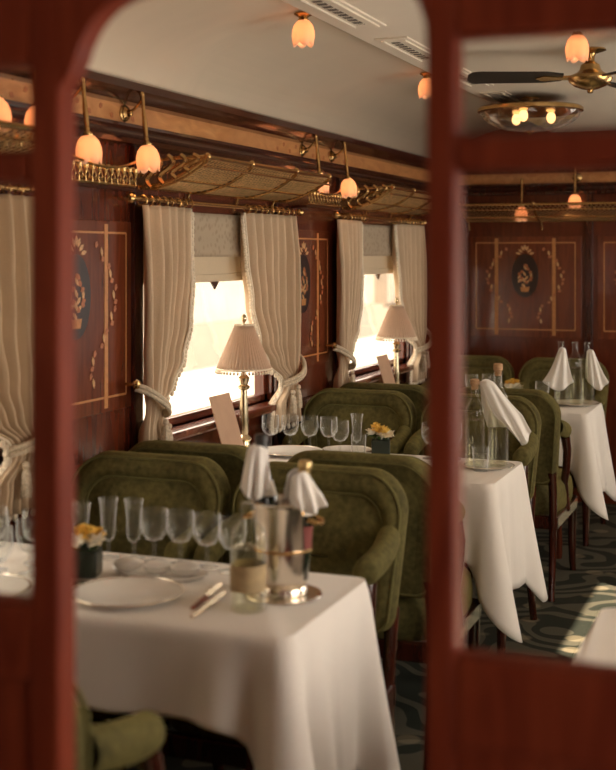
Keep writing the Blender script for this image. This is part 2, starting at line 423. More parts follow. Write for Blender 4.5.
# windows on the window wall
for k, yc in enumerate(WIN):
    e = empty('window_%d' % (k + 1), (XL, yc, 0), label='broad carriage window with wooden frame and sill', cat='window', kind='structure')
    fr = MB(); t = .03
    fr.box(-.06, -.02, -WH, -WH + t, SILL, WTOP); fr.box(-.06, -.02, WH - t, WH, SILL, WTOP)
    fr.box(-.06, -.02, -WH, WH, SILL, SILL + t); fr.box(-.06, -.02, -WH, WH, WTOP - t, WTOP)
    fr.build('window_frame', 'mahogany', e, smooth=False, bevel=.004)
    box('pane', 'pane', -.042, -.038, -WH + t, WH - t, SILL + t, WTOP - t, e)
    box('window_sill', 'mahogany', -.03, .07, -WH - .02, WH + .02, SILL - .035, SILL, e, bevel=.01)
# exterior: platform and a pale station building
tag(box('platform', 'asphalt', -60, XL - .15, -30, 90, -.6, -.3), 'pale sunlit platform outside the windows', 'platform', kind='structure')
fac = empty('station_building', (-9, 0, -.3), label='pale stone building outside the windows', cat='building')
box('wall', 'stone', -1.5, 0, -10, 75, 0, 7, fac)
box('plinth', 'stone_dark', 0, .2, -10, 75, 0, .7, fac)
box('string_course', 'stone_dark', 0, .25, -10, 75, 1.75, 1.95, fac)
box('string_course', 'stone_dark', 0, .35, -10, 75, 4.4, 4.8, fac)
for k in range(14): box('pilaster', 'stone_dark', 0, .3, -6 + k*5.5, -5 + k*5.5, .7, 4.4, fac)

# ================================================================== PARTITION
YP = 1.30
part = empty('wall_partition', label='red mahogany glazed partition with open archway in front', cat='partition', kind='structure')
def member(nm, x0, x1, z0, z1, d=.022, mat='frame_mahogany', bev=.006): return box(nm, mat, x0, x1, YP - d, YP + d, z0, z1, part, bev)
LPo, LPi, RPi, RPo = -.864, -.824, -.370, -.338
zr = (1.095, 1.609, 1.644, 1.750)
member('post', LPo, LPi, 0, 2.27); member('post', RPi, RPo, 0, 2.27)
for x0, x1 in ((-1.47, LPo), (-2.115, -1.52), (RPo, .24), (.28, .615)):
    member('bottom_rail', x0, x1, 1.0, zr[0], .020)
    member('lock_rail', x0, x1, .0, .14, .020)
    member('lower_panel', x0, x1, .14, 1.0, .010, 'frame_mahogany', .002)
    member('middle_rail', x0, x1, zr[1], zr[2], .020)
    member('top_rail', x0, x1, zr[3], 2.27, .020)
    member('pane', x0, x1, zr[0] - .004, zr[1] + .004, .002, 'pane', 0)
    member('pane', x0, x1, zr[2] - .004, zr[3] + .004, .002, 'pane', 0)
    for za, zb in ((zr[0], zr[1]), (zr[2], zr[3])):         # glazing beads
        for zz, q in ((za, 1), (zb, -1)):
            z0_, z1_ = sorted((zz, zz + q*.003)); member('glazing_bead', x0, x1, z0_, z1_, .010, bev=.002)
for x0, x1 in ((-1.52, -1.47), (.24, .28)): member('post', x0, x1, 0, 2.27)
arch = [(LPi, 2.27), (LPi, 1.72), (-.812, 1.735), (-.803, 1.753), (-.797, 1.770), (-.786, 1.789), (-.774, 1.803), (-.758, 1.815), (-.738, 1.823), (-.70, 1.831), (-.64, 1.837),
        (-.54, 1.838), (-.45, 1.833), (-.415, 1.822), (-.392, 1.806), (-.378, 1.788), (-.371, 1.765), (RPi, 1.74), (RPi, 2.27)]
MB().prism(arch, .036, lambda a, b, h: (a, YP - .018 + h, b)).build('arch_head', 'frame_mahogany', part, smooth=False, bevel=.004)

# ================================================================== CURTAINS, BLINDS, RODS
def tassel_mesh():
    b = MB()
    b.lathe([(.003, 0), (.009, -.004), (.011, -.014), (.006, -.022), (.010, -.027), (.015, -.05), (.017, -.085), (.016, -.10), (.001, -.098)], 12, mod=lambda t, q: 1 + (.08*math.cos(6*t) if q > .5 else 0))
    return b.mesh('tassel', 'rope')
TASSEL = tassel_mesh()
KNOB = MB().lathe([(.006, 0), (.006, .03), (.013, .034), (.017, .042), (.013, .052), (.002, .055)], 12, Matrix.Rotation(PI/2, 4, 'Y')).mesh('hook', 'brass')
def curtain(y_out, s, wide, label, seed):
    """s=+1: panel hangs from y_out towards +y; tied back near y_out"""
    rnd = random.Random(seed)
    if wide: wt = [(1.69, .50), (1.5, .48), (1.32, .43), (1.15, .34), (1.06, .24), (.985, .105), (.95, .11), (.88, .22), (.79, .27)]
    else: wt = [(1.69, .385), (1.45, .38), (1.28, .345), (1.15, .285), (1.06, .20), (1.0, .125), (.95, .12), (.88, .17), (.76, .22)]
    ot = [(1.69, 0), (1.2, .005), (1.0, .02), (.9, .0), (.76, -.03)]
    Z0, Z1 = 1.685, (.79 if wide else .76)
    nf = 6 if not wide else 7
    ph = [rnd.uniform(-.5, .5) for _ in range(nf + 2)]
    def fn(u, v):
        z = Z0 + (Z1 - Z0)*v; wd = interp(wt, z); o = interp(ot, z)
        uu = u*nf; k = int(min(uu, nf - 1e-6)); fr = uu - k
        amp = (.018 + .010*min(1, v*5))*(1 + .5*ph[k])
        tie = math.exp(-((z - .985)/.05)**2)
        amp *= (1 - .45*tie)
        x = XL + .062 + amp*math.sin(2*PI*uu + .35*math.sin(6*v + k)) + .022*tie*math.sin(PI*u) + .012*math.sin(3*v + u*4)
        y = y_out + s*(o + wd*(u + .018*math.sin(2*PI*uu + 1.2)*(1 - u)))
        return (max(x, XL + .026), y, z)
    c = MB().grid(fn, nf*10, 46).build('curtain', 'curtain', None, solid=.003, angle=180)
    tag(c, label, 'curtain', 'cream curtains on the window wall')
    # fringe down the inner edge: braid and bobbles
    b = MB(); P = [Vector(fn(1, v/60)) for v in range(61)]
    b.tube([p + Vector((.006, 0, 0)) for p in P], .0055, 6)
    for k, p in enumerate(P[1:]):
        b.sphere(p + Vector((.004, s*(.016 + .003*(k % 2)), -.006)), .0085, 7, 5, 1.4)
    nB = 14
    b.build('fringe', 'fringe', c)['kind'] = 'stuff'
    b = MB()
    for k in range(nB + 1):
        p = Vector(fn(k/nB, 1)); b.sphere(p + Vector((.004, 0, -.012)), .0085, 7, 5, 1.5)
    b.build('fringe', 'fringe', c)['kind'] = 'stuff'
    # rope tieback
    z0, z1 = 1.085, .97; wi = interp(wt, z1) + interp(ot, z1)
    rope = MB(); pts = []
    hook = Vector((XL + .055, y_out - s*.035, z0))
    for k in range(15):
        t = k/14; y = y_out - s*.035 + s*(wi + .045)*t
        pts.append((XL + .055 + .075*math.sin(PI*min(1, t*1.05))**.6*(1 if t < 1 else .6), y, z0 + (z1 - z0)*t - .012*math.sin(PI*t)))
    rope.tube(pts, .0095, 8)
    rope.tube([(p[0] + .004, p[1], p[2] - .016) for p in pts], .0075, 8)
    tb = rope.build('tieback', 'rope', c)
    link('hook', KNOB, tb, 0, (XL + .022, y_out - s*.035, z0))
    link('tassel', TASSEL, tb, 0, (XL + .115, y_out + s*(wi*.55), z1 - .01))
    link('tassel', TASSEL, tb, 0, (XL + .105, y_out + s*(wi*.85), z1 - .03))
    return c
curtain(3.70, 1, False, 'cream curtain tied back left of the window with the near lamp', 1)
curtain(5.05, -1, True, 'fringed cream curtain right behind the near pleated lamp, tied back to the right', 2)
curtain(5.60, 1, False, 'cream curtain tied back left of the window with the far lamp', 3)
curtain(7.06, -1, True, 'fringed cream curtain right behind the far pleated lamp', 4)
curtain(3.07, -1, True, 'cream curtain seen through the partition pane at far left', 5)
RING = MB().tube([(.017*math.cos(2*PI*k/16), 0, .017*math.sin(2*PI*k/16)) for k in range(16)], .0028, 6, True).mesh('ring', 'brass')
for yc, lab in ((2.43, 'brass curtain rod seen through the partition pane at far left'), (4.41, 'brass curtain rod with rings above the near lamp'), (6.38, 'brass curtain rod with rings above the far lamp')):
    e = empty('curtain_rod', (XL + .06, yc, 1.705), label=lab, cat='curtain rod', group='brass curtain rods')
    MB().tube([(0, -.76, 0), (0, .70, 0)], .0075, 10).build('rod', 'brass', e)
    for s in (-.76, .70):
        q = MB().lathe([(.008, 0), (.014, .004), (.009, .012), (.018, .024), (.014, .036), (.003, .042)], 12, Matrix.Rotation(PI/2 if s < 0 else -PI/2, 4, 'X'))
        q.build('finial', 'brass', e, loc=(0, s, 0))
    for s in (-.745, .685):
        MB().tube([(-.06, s, 0), (-.01, s, 0)], .006, 8).build('bracket', 'brass', e)
    for k in range(8): link('ring', RING, e, 0, (0, -.70 + k*.05, -.004), (0, 0, random.uniform(-.4, .4)))
    for k in range(9): link('ring', RING, e, 0, (0, .16 + k*.058, -.004), (0, 0, random.uniform(-.4, .4)))
for yc, l1, l2 in ((2.35, 'grey patterned blind at far left', 'cream roller blind at far left'),
                   (4.38, 'grey patterned blind rolled high above the near lamp', 'cream roller blind hanging under the grey blind over the near lamp'),
                   (6.41, 'grey patterned blind rolled high above the far lamp', 'cream roller blind hanging under the grey blind over the far lamp')):
    def fb(u, v): return (XL + .012 + .003*math.sin(9*v), yc - WH + .01 + u*(2*WH - .02), 1.675 - .165*v)
    tag(MB().grid(fb, 4, 8).build('fabric_blind', 'blind_grey', None, solid=.004), l1, 'blind', 'grey patterned blinds')
    e = empty('roller_blind', (XL, yc, 0), label=l2, cat='blind', group='cream roller blinds')
    box('cloth', 'blind_cream', -.010, -.007, -WH + .035, WH - .035, 1.44, 1.66, e)
    box('bottom_bar', 'blind_cream', -.014, -.002, -WH + .03, WH - .03, 1.412, 1.442, e, .004)
    MB().prism([(-.035, 0), (.035, 0), (.0, -.03)], .006, lambda a, b, h: (h - .006, a + .02, b + 1.412)).build('pull_tab', 'dark_wood', e, smooth=False)

# ================================================================== LUGGAGE RACKS
def spiral(c, r0, turns, dirx, n=26):
    return [(0, c[0] + dirx*r0*(1 - k/n*.8)*math.cos(2*PI*turns*k/n), c[1] + r0*(1 - k/n*.8)*math.sin(2*PI*turns*k/n)) for k in range(n)]
RD = .27
def rack_pt(t):                        # from wall (t=0) out to front rail (t=1): (distance, height)
    return (RD*(.06 + .94*t), .025 + .09*t**2.2)
def make_rack(half, mesh_grid=True):
    e = empty('luggage_rack')
    nv, nu = 12, int(half*2/.017)
    # lattice basket: diagonal wires
    b = MB(); st = .027
    Lc = 2*half
    for dr in (-1, 1):
        k = -int(RD/st) - 2
        while k*st < Lc + .3:
            pts = []
            for q in range(9):
                t = q/8; y = k*st + dr*t*RD + (0 if dr > 0 else 0)
                if 0 <= y <= Lc:
                    d, h = rack_pt(t); pts.append((d, y - half, h))
            if len(pts) > 1: b.tube(pts, .0020, 4)
            k += 1
    b.build('lattice', 'old_brass', e)['kind'] = 'stuff'
    def rail(nm, t, dz, r): 
        d, h = rack_pt(t); return MB().tube([(d, -half, h + dz), (d, half, h + dz)], r, 8).build(nm, 'brass', e)
    rail('front_rail', 1, .004, .009); rail('front_rail', 1, -.028, .0045); rail('middle_rail', .55, -.004, .005); rail('back_rail', 0, 0, .007)
    for y in (-half + .02, -half*.36, half*.36, half - .02):   # curved straps under the basket
        pts = [(rack_pt(t/10)[0], y + .05*math.sin(PI*t/10)*0, rack_pt(t/10)[1] - .006) for t in range(11)]
        MB().tube([(0, y, -.03)] + pts, .0062, 8).build('strap', 'brass', e)
        MB().sphere((RD, y, .122), .013, 10, 8).build('strap_knob', 'brass', e)
    for s in (-1, 1):                                       # scrolled ends
        y = s*half
        pts = [(rack_pt(t/10)[0], y, rack_pt(t/10)[1]) for t in range(11)]
        MB().tube(pts, .007, 8).build('end_rail', 'brass', e)
        MB().tube([(0, y, .10), (RD*.5, y, .118), (RD, y, .122)], .006, 8).build('end_rail', 'brass', e)
        for k in range(5):
            d0 = .03 + k*.048; h0, h1 = rack_pt(d0/RD)[1] - .01, .128
            cz = (h0 + h1)/2; a = (h1 - h0)/2
            pts = []
            for q in range(25):
                t = q/24*2 - 1
                pts.append((d0 + .022*math.sin(t*PI*1.0) + .008*t, y + s*.004, cz + a*t))
            MB().tube(pts, .0085, 6).build('scroll', 'brass', e)
            MB().tube([(d0 + .011*math.cos(2*PI*q/12), y + s*.004, cz + .011*math.sin(2*PI*q/12)) for q in range(12)], .0035, 6, True).build('scroll_eye', 'brass', e)
    return e
rk = make_rack(.60); rk.location = (XL, 4.36, 1.725)
tag(rk, 'long brass lattice luggage rack over the near lamp window', 'luggage rack', 'brass luggage racks along the window wall')
copy_tree(rk, None, (XL, 6.40, 1.725), None, 'long brass lattice luggage rack over the far lamp window')
copy_tree(rk, None, (XL, 2.33, 1.725), None, 'brass lattice luggage rack end seen through the left partition pane')
ew = make_rack(.75); ew.location = (-1.22, YF, 1.70); ew.rotation_euler = (0, 0, -PI/2)
tag(ew, 'brass lattice luggage rack across the end wall', 'luggage rack')
# small filigree galleries on the piers
def make_gallery():
    e = empty('filigree_bracket')
    box('shelf', 'dark_wood', 0, .10, -.21, .21, -.012, 0, e, .003)
    MB().tube([(.10, -.21, .006), (.10, .21, .006)], .005, 8).build('rail', 'brass', e)
    MB().tube([(.10 + .02*math.cos(PI*k/12 - PI/2), -.21 + .42*k/12, .085 - .03*math.sin(PI*k/12)) for k in range(13)], .005, 8).build('rail', 'brass', e)
    for k in range(11):
        y = -.19 + k*.038
        MB().tube([(.102 + .006*math.sin(q), y + .016*math.cos(2*PI*q/14)*(1 - q/40), .038 + .026*math.sin(2*PI*q/14)) for q in range(18)], .0036, 6).build('scroll', 'brass', e)
        MB().tube([(.102, y + .019, .006), (.104, y + .012, .03), (.104, y + .026, .05), (.106, y + .019, .065)], .003, 6).build('scroll', 'brass', e)
    return e
g = make_gallery(); g.location = (XL, 3.38, 1.735)
tag(g, 'small brass filigree bracket shelf above the nearer inlaid pier', 'bracket shelf', 'brass filigree brackets on the piers')
copy_tree(g, None, (XL, 5.33, 1.735), None, 'small brass filigree bracket shelf above the farther inlaid pier')

# ================================================================== TULIP LAMPS
def tulip(parent, mat4):
    petals = lambda t, q: 1 + .07*q*abs(math.cos(3*t)) - .03*q
    b = MB()
    prof = [(.012, 0), (.020, -.004), (.031, -.018), (.0365, -.036), (.0375, -.052), (.0345, -.068), (.0325, -.078)]
    n = 36; vs = []; fs = []
    for k, (r, z) in enumerate(prof):
        q = k/(len(prof) - 1)
        for i in range(n):
            t = 2*PI*i/n; pet = abs(math.cos(3*t))
            vs.append((r*(1 + .10*q*(pet - .5))*math.cos(t), r*(1 + .10*q*(pet - .5))*math.sin(t), z - .012*q**3*pet))
    for k in range(len(prof) - 1):
        for i in range(n):
            a = k*n + i; c = k*n + (i + 1) % n; fs.append((a, c, c + n, a + n))
    sh = b.add(vs, fs, mat4).build('tulip_shade', 'tulip_glass', parent, solid=.0025, angle=180)
    MB().lathe([(.009, -.008), (.012, -.02), (.020, -.042), (.021, -.054), (.014, -.068), (.002, -.073)], 14, mat4).build('bulb', 'bulb', sh)
    MB().lathe([(.006, .028), (.009, .022), (.008, .014), (.014, .008), (.019, .002), (.017, -.006), (.013, -.01)], 16, mat4).build('cap', 'brass', parent)
    return sh
def make_wall_lamp():
    e = empty('tulip_wall_lamp')
    b = MB().lathe([(.028, 0), (.030, .004), (.022, .008), (.024, .012), (.012, .018), (.010, .03), (.002, .032)], 18, Matrix.Rotation(PI/2, 4, 'Y'), mod=lambda t, q: 1 + .08*math.cos(8*t))
    b.build('rosette', 'brass', e)
    P0, P1 = Vector((.070, .0, .055)), Vector((.084, 0, -.082))
    MB().tube([(.015, 0, .0), (.04, 0, .012), (.06, 0, .03), (.070, .0, .045)], .005, 8).build('branch', 'brass', e)
    MB().tube([P0 + (P1 - P0)*k/8 for k in range(9)], lambda q: .0065 + .002*q + .001*math.cos(q*9), 10).build('arm', 'brass', e)
    MB().sphere(P0 + Vector((-.002, 0, .005)), .010, 10, 8).build('knob', 'brass', e)
    d = (P1 - P0).normalized(); m4 = Matrix.Translation(P1 + d*.028) @ d.to_track_quat('-Z', 'Y').to_matrix().to_4x4()
    tulip(e, m4)
    return e
wl = make_wall_lamp()
spots = [(3.66, 'frosted tulip wall lamp hanging by the near brass scrolled rack end'), (3.29, 'frosted tulip wall lamp close beside the left partition post'),
         (5.26, 'frosted tulip wall lamp behind the right end of the near rack'), (5.64, 'frosted tulip wall lamp at the left end of the far rack')]
for i, (y, lab) in enumerate(spots):
    if i == 0: wl.location = (XL + .018, y, 1.99); tag(wl, lab, 'wall lamp', 'tulip wall lamps on the cornice')
    else: copy_tree(wl, None, (XL + .018, y, 1.99), None, lab)
for xx, zz, lab in ((-1.27, 1.99, 'frosted tulip lamp on the end wall, right of two'), (-1.60, 1.92, 'frosted tulip lamp on the end wall, left of two')):
    copy_tree(wl, None, (xx, YF - .018 if zz > 1.95 else YF, zz), -PI/2, lab, 'tulip lamps on the end wall')
copy_tree(wl, None, (XL + .018, 2.82, 2.05), None, 'frosted tulip wall lamp seen through the small left pane')
copy_tree(wl, None, (XL + .018, 3.02, 2.05), None, 'second frosted tulip wall lamp in the small left pane')
def make_ceiling_lamp():
    e = empty('tulip_ceiling_lamp')
    MB().lathe([(.030, 0), (.032, -.005), (.024, -.010), (.016, -.014), (.012, -.02)], 20).build('rose', 'brass', e)
    tulip(e, Matrix.Translation((0, 0, -.024)))
    return e
cl = make_ceiling_lamp(); cl.location = (-1.56, 3.92, 2.333); tag(cl, 'frosted tulip lamp on the cream ceiling, nearest', 'ceiling lamp', 'tulip ceiling lamps')
copy_tree(cl, None, (-1.56, 5.42, 2.333), None, 'frosted tulip lamp on the ceiling beside the right archway post')
copy_tree(cl, None, (-.70, 4.26, 2.283), None, 'tulip lamp on the ceiling just left of the fan hub')

# ================================================================== CEILING FAN, BOWL LIGHT
fan = empty('ceiling_fan', (-.712, 4.62, 2.268), label='brass ceiling fan with black blades', cat='ceiling fan')
MB().lathe([(.055, 0), (.058, -.006), (.040, -.012), (.022, -.018), (.016, -.03), (.016, -.05)], 24).build('canopy', 'brass', fan)
MB().lathe([(.018, -.045), (.024, -.052), (.034, -.058), (.038, -.075), (.050, -.088), (.074, -.097), (.081, -.108), (.076, -.120), (.058, -.135), (.030, -.146), (.012, -.150), (.010, -.160), (.001, -.163)], 32).build('motor', 'brass', fan)
out = [(.10, -.03), (.16, -.048), (.40, -.052), (.43, -.045), (.445, -.02), (.445, .02), (.43, .045), (.40, .052), (.16, .048), (.10, .03)]
for k in range(3):
    a = PI*.985 + k*2*PI/3 + math.atan(492/1250)
    m4 = Matrix.Rotation(a, 4, 'Z') @ Matrix.Translation((0, 0, -.105)) @ Matrix.Rotation(math.radians(14), 4, 'X')
    b = MB().prism(out, .006, lambda p, q, h: tuple(m4 @ Vector((p, q, h)))); bl = b.build('blade', 'black_enamel', fan, smooth=False)
    MB().prism([(.06, -.014), (.12, -.012), (.17, -.024), (.20, 0), (.17, .024), (.12, .012), (.06, .014)], .008, lambda p, q, h: tuple(m4 @ Vector((p, q, h - .004)))).build('blade_iron', 'brass', bl, smooth=False)
bowl = empty('bowl_light', (-1.20, 5.95, 2.222), label='amber cut glass bowl light on the ceiling', cat='ceiling light')
MB().lathe([(.04, .046), (.04, .04), (.012, .036), (.012, .02), (.03, .012), (.03, -.01)], 20).build('stem', 'brass', bowl)
MB().lathe([(.24, 0), (.25, -.008), (.25, -.022), (.235, -.026)], 40).build('rim', 'brass', bowl)
prof = [(.235, -.02), (.225, -.045), (.20, -.07), (.16, -.092), (.11, -.108), (.05, -.116), (.01, -.118)]
b = MB(); vs = []; fs = []; n = 28
for k, (r_, z_) in enumerate(prof):
    for i in range(n):
        t = 2*PI*(i + .5*(k % 2))/n; rr = r_*(1 + (.03 if i % 2 else -.03)); vs.append((rr*math.cos(t), rr*math.sin(t), z_))
for k in range(len(prof) - 1):
    for i in range(n):
        a = k*n + i; c = k*n + (i + 1) % n
        fs += [(a, c, a + n), (c, c + n, a + n)] if k % 2 == 0 else [(a, c, c + n), (a, c + n, a + n)]
b.add(vs, fs).build('glass_bowl', 'crystal', bowl, smooth=False)
for k in range(3):
    t = 2*PI*k/3 + .4; MB().sphere((.10*math.cos(t), .10*math.sin(t), -.05), .022, 10, 8, 1.3).build('bulb', 'soft_bulb', bowl)
MB().lathe([(.014, -.112), (.018, -.120), (.010, -.128), (.002, -.136)], 12).build('finial', 'brass', bowl)

# ================================================================== TABLES, CLOTHS
TBL = [2.54, 4.31, 6.27]; TH = .252; XE = -.940; ZT = .757
def make_table():
    e = empty('dining_table')
    box('tabletop', 'mahogany', -.565, .565, -TH + .01, TH - .01, .72, .75, e, .005)
    lg = MB().lathe([(.018, 0), (.022, .02), (.02, .3), (.028, .62), (.034, .66), (.034, .72)], 12).mesh('leg', 'mahogany')
    for x in (-.5, .40): link('leg', lg, e, 0, (x, 0, 0))
    return e
tname = ['nearest table, beside the left partition post', 'middle table, holding the near pleated lamp', 'far table, by the end wall']
t0 = make_table(); t0.location = (-1.525, TBL[0], 0); tag(t0, 'dining table under the white cloth nearest the viewer', 'table', 'dining tables along the windows')
copy_tree(t0, None, (-1.525, TBL[1], 0), None, 'dining table under the white cloth with the near lamp')
copy_tree(t0, None, (-1.525, TBL[2], 0), None, 'dining table under the white cloth by the end wall')
def cloth(xa, xb, yc, th, side_drop, end_drop, tail, label, seed, flip=False):
    """table from window end xa to aisle end xb; cloth hangs on near, aisle and far sides"""
    rnd = random.Random(seed)
    sx = 1 if xb > xa else -1
    r = .035; L = abs(xb - xa)
    path = []                                               # (pos2, normal2, drop, flare, cornerness)
    def side(p, q, nrm, n, kind):
        for k in range(n):
            t = k/n; path.append((p[0] + (q[0] - p[0])*t, p[1] + (q[1] - p[1])*t, nrm[0], nrm[1]))
    def corner(cx, cy, a0, a1, n):
        for k in range(n):
            a = a0 + (a1 - a0)*k/n; path.append((cx + r*math.cos(a), cy + r*math.sin(a), math.cos(a), math.sin(a)))
    side((0, -th), (L - r, -th), (0, -1), 60, 0); corner(L - r, -th + r, -PI/2, 0, 22)
    side((L, -th + r), (L, th - r), (1, 0), 40, 1); corner(L - r, th - r, 0, PI/2, 22)
    side((L - r, th), (0, th), (0, 1), 60, 0); path.append((0, th, 0, 1))
    cor = [(L, -th), (L, th)]
    ph = [rnd.uniform(0, 6.28) for _ in range(6)]
    rows = [(0, 0), (.25, .01), (.6, .03)] ; nv = 16
    vs = []; acc = 0; last = None; A = []
    for p in path:
        if last: acc += math.hypot(p[0] - last[0], p[1] - last[1])
        last = p; A.append(acc)
    S1, S2 = A[71], A[133]
    for j in range(nv + 1):
        v = j/nv
        for i, (x, y, nx, ny) in enumerate(path):
            dc = min(math.hypot(x - c[0], y - c[1]) for c in cor)
            near_side = abs(ny) > abs(nx) and dc > .02
            e = math.exp(-(dc/.070)**2)
            a_side = (math.atan2(abs(nx), abs(ny))/(PI/2))      # 0 on near/far sides, 1 on the aisle end
            base = side_drop + (end_drop - side_drop)*(a_side*a_side*(3 - 2*a_side))
            if nx > .99: base = end_drop
            dr = base + (tail - base)*e*(.55 + .45*a_side)
            s_ = A[i]
            fold = .010*math.sin(s_*19 + ph[0]) + .007*math.sin(s_*37 + ph[1]) + .016*math.sin(s_*8.5 + ph[2])
            flare = .022 + .035*e
            vv = v**1.15
            g1 = min(abs(s_ - S1), abs(s_ - S2)); far = .35 if abs(s_ - S2) < abs(s_ - S1) else 1.0
            fold += (.095*math.exp(-(g1/.024)**2) - .060*math.exp(-((g1 - .075)/.032)**2) + .030*math.exp(-((g1 - .15)/.04)**2) - .015*math.exp(-((g1 - .22)/.04)**2))*1.1*far
            o = .004*min(1, v*8) + vv*flare*(dr/.45)**.7 + fold*vv*(.4 + .8*dr)
            z = -dr*v + (.0 if j else 0) + .004*math.sin(s_*13 + ph[3])*v
            if j == 0: o = -.004; 
            z = z if j else 0
            vs.append((xa + sx*(x + nx*o), yc + (y + ny*o), ZT + z))
    n = len(path); fs = [tuple(range(n))]
    for j in range(nv):
        for i in range(n - 1): fs.append((j*n + i, (j + 1)*n + i, (j + 1)*n + i + 1, j*n + i + 1))
    if sx < 0: fs = [tuple(reversed(f)) for f in fs]
    o = MB().add(vs, fs).build('tablecloth', 'cloth', None, solid=.002, angle=70)
    return tag(o, label, 'tablecloth', 'white tablecloths')
cloth(-2.085, XE, TBL[0], TH, .19, .40, .55, 'white tablecloth on the nearest table, in front of the archway', 1)
cloth(-2.085, XE, TBL[1], TH, .24, .40, .53, 'white tablecloth on the middle table under the near pleated lamp', 2)
cloth(-2.085, XE, TBL[2], TH, .24, .39, .52, 'white tablecloth on the far table by the end wall', 3)
# small table across the aisle, only its corner in view
t2 = copy_tree(t0, None, (.12, 2.50, 0), None, 'small table under white cloth across the aisle')
t2.scale = (.86, 1, 1); tag(t2, cat='table')
cloth(.60, -.40, 2.50, TH, .2, .30, .4, 'white tablecloth corner at lower right across the aisle', 4)

# ================================================================== CHAIRS
def make_chair():
    """faces -y, front of the back at y=0, seat front at y=-.48"""
    e = empty('armchair')
    W, Zb, Zt = .25, .50, .895
    def outline(ins, n=16):
        w = W - ins; zt = Zt - ins; zb = Zb + ins; r = .105 - ins*.5; rb = .05
        pts = []
        def arc(cx, cz, a0, a1, rr):
            for k in range(n + 1):
                a = a0 + (a1 - a0)*k/n; pts.append((cx + rr*math.cos(a), cz + rr*math.sin(a)))
        arc(w - rb - .02, zb + rb, -PI/2, 0, rb); arc(w - r, zt - r*.8, 0, PI/2, r)
        arc(-w + r, zt - r*.8, PI/2, PI, r); arc(-w + rb + .02, zb + rb, PI, 1.5*PI, rb)
        return pts
    def warp(x, y, z):        # lean back and slight curve, crown of the top rail
        lean = (z - Zb)*.16
        return (x, y + lean - .25*x*x + .016, z + .012*(1 - (x/W)**2)*max(0, (z - .8)/.15))
    def shell(layers, capf=True, capb=True):
        b = MB(); vs = []; fs = []
        base = [outline(i) for i, y in layers]; n = len(base[0])
        for (ins, y), pl in zip(layers, base):
            vs += [warp(x, y, z) for x, z in pl]
        for k in range(len(layers) - 1):
            for i in range(n): fs.append((k*n + i, k*n + (i + 1) % n, (k + 1)*n + (i + 1) % n, (k + 1)*n + i))
        return vs, fs, n
    # outer border roll of the back
    vs, fs, n = shell([(.055, .075), (.008, .085), (0, .070), (-.004, .045), (0, .015), (.012, -.004), (.03, -.012), (.046, -.008), (.056, .010)])
    MB().add(vs, fs).build('backrest', 'velvet', e, angle=60)
    def fill(ins, y, puff, nm):                            # cushioned field
        steps = 6; layers = [(ins + (.15)*k/steps, y + puff*math.sin(PI/2*k/steps)) for k in range(steps + 1)]
        vs, fs, n = shell(layers); k = len(layers) - 1
        fs.append(tuple(range(k*n, k*n + n)))
        MB().add(vs, fs).build(nm, 'velvet', e, angle=60)
    fill(.054, .010, -.022, 'back_cushion'); fill(.054, .074, .008, 'rear_panel')
    for ins, y in ((.055, .004), (.012, .083), (.004, -.001)):
        MB().tube([warp(x, y, z) for x, z in outline(ins, 10)], .0042, 6, True).build('piping', 'piping', e)
    # seat
    def seat(u, v):
        a = 2*PI*u; k = 4.2
        cx, cy = math.cos(a), math.sin(a)
        sxx = abs(cx)**(2/k)*(1 if cx > 0 else -1); syy = abs(cy)**(2/k)*(1 if cy > 0 else -1)
        prof = [(.96, .355), (1.0, .375), (1.01, .42), (.985, .465), (.9, .492), (.6, .512), (.25, .52), (.0, .522)]
        q = v*(len(prof) - 1); i = min(int(q), len(prof) - 2); f_ = q - i
        s_ = prof[i][0] + (prof[i + 1][0] - prof[i][0])*f_; z = prof[i][1] + (prof[i + 1][1] - prof[i][1])*f_
        w = .235 - .02*(1 if syy > 0 else 0)*syy
        return (w*s_*sxx, -.215 + .265*s_*syy, z)
    MB().grid(seat, 40, 14, True).build('seat', 'velvet', e, angle=70)
    rl = MB(); rl.box(-.235, .235, -.48, -.455, .30, .358); rl.box(-.235, -.21, -.46, .05, .30, .358); rl.box(.21, .235, -.46, .05, .30, .358); rl.box(-.235, .235, .03, .055, .30, .358)
    rl.build('seat_rail', 'dark_wood', e, smooth=False, bevel=.006)
    for s in (-1, 1):
        # padded arm with rolled front
        def arm(u, v):
            a = 2*PI*u; t = v
            y = .03 - .225*t; zc = .735 - .025*t**1.5 + (.02*(1 - t)**2)
            x = s*(.222 + .012*math.sin(PI*t))
            rx = .033*(1 if t < .92 else math.sqrt(max(.02, 1 - ((t - .92)/.085)**2))); rz = .037*(1 if t < .92 else math.sqrt(max(.02, 1 - ((t - .92)/.085)**2)))
            return (x + rx*math.cos(a), y, zc + rz*math.sin(a))
        ar = MB().grid(arm, 16, 20, True); ar.f.append(tuple(range(20*16, 21*16)))
        ar.build('arm', 'velvet', e, angle=70)
        MB().tube([(s*.230, -.165, .685), (s*.236, -.185, .62), (s*.232, -.185, .54), (s*.222, -.18, .47), (s*.222, -.20, .40), (s*.222, -.22, .34)], lambda q: .022 - .004*math.sin(PI*q), 10).build('arm_support', 'dark_wood', e)
        # legs
        MB().tube([(s*.21, -.45, .36), (s*.213, -.462, .28), (s*.212, -.455, .16), (s*.212, -.462, .05), (s*.214, -.475, 0)], lambda q: .024 - .010*q, 10).build('leg', 'dark_wood', e)
        MB().tube([(s*.215, .085, .56), (s*.215, .060, .45), (s*.213, .045, .32), (s*.214, .065, .16), (s*.218, .115, 0)], lambda q: .020 - .005*q, 10).build('leg', 'dark_wood', e)
    return e
ch = make_chair()
XW, XA = -1.788, -1.25
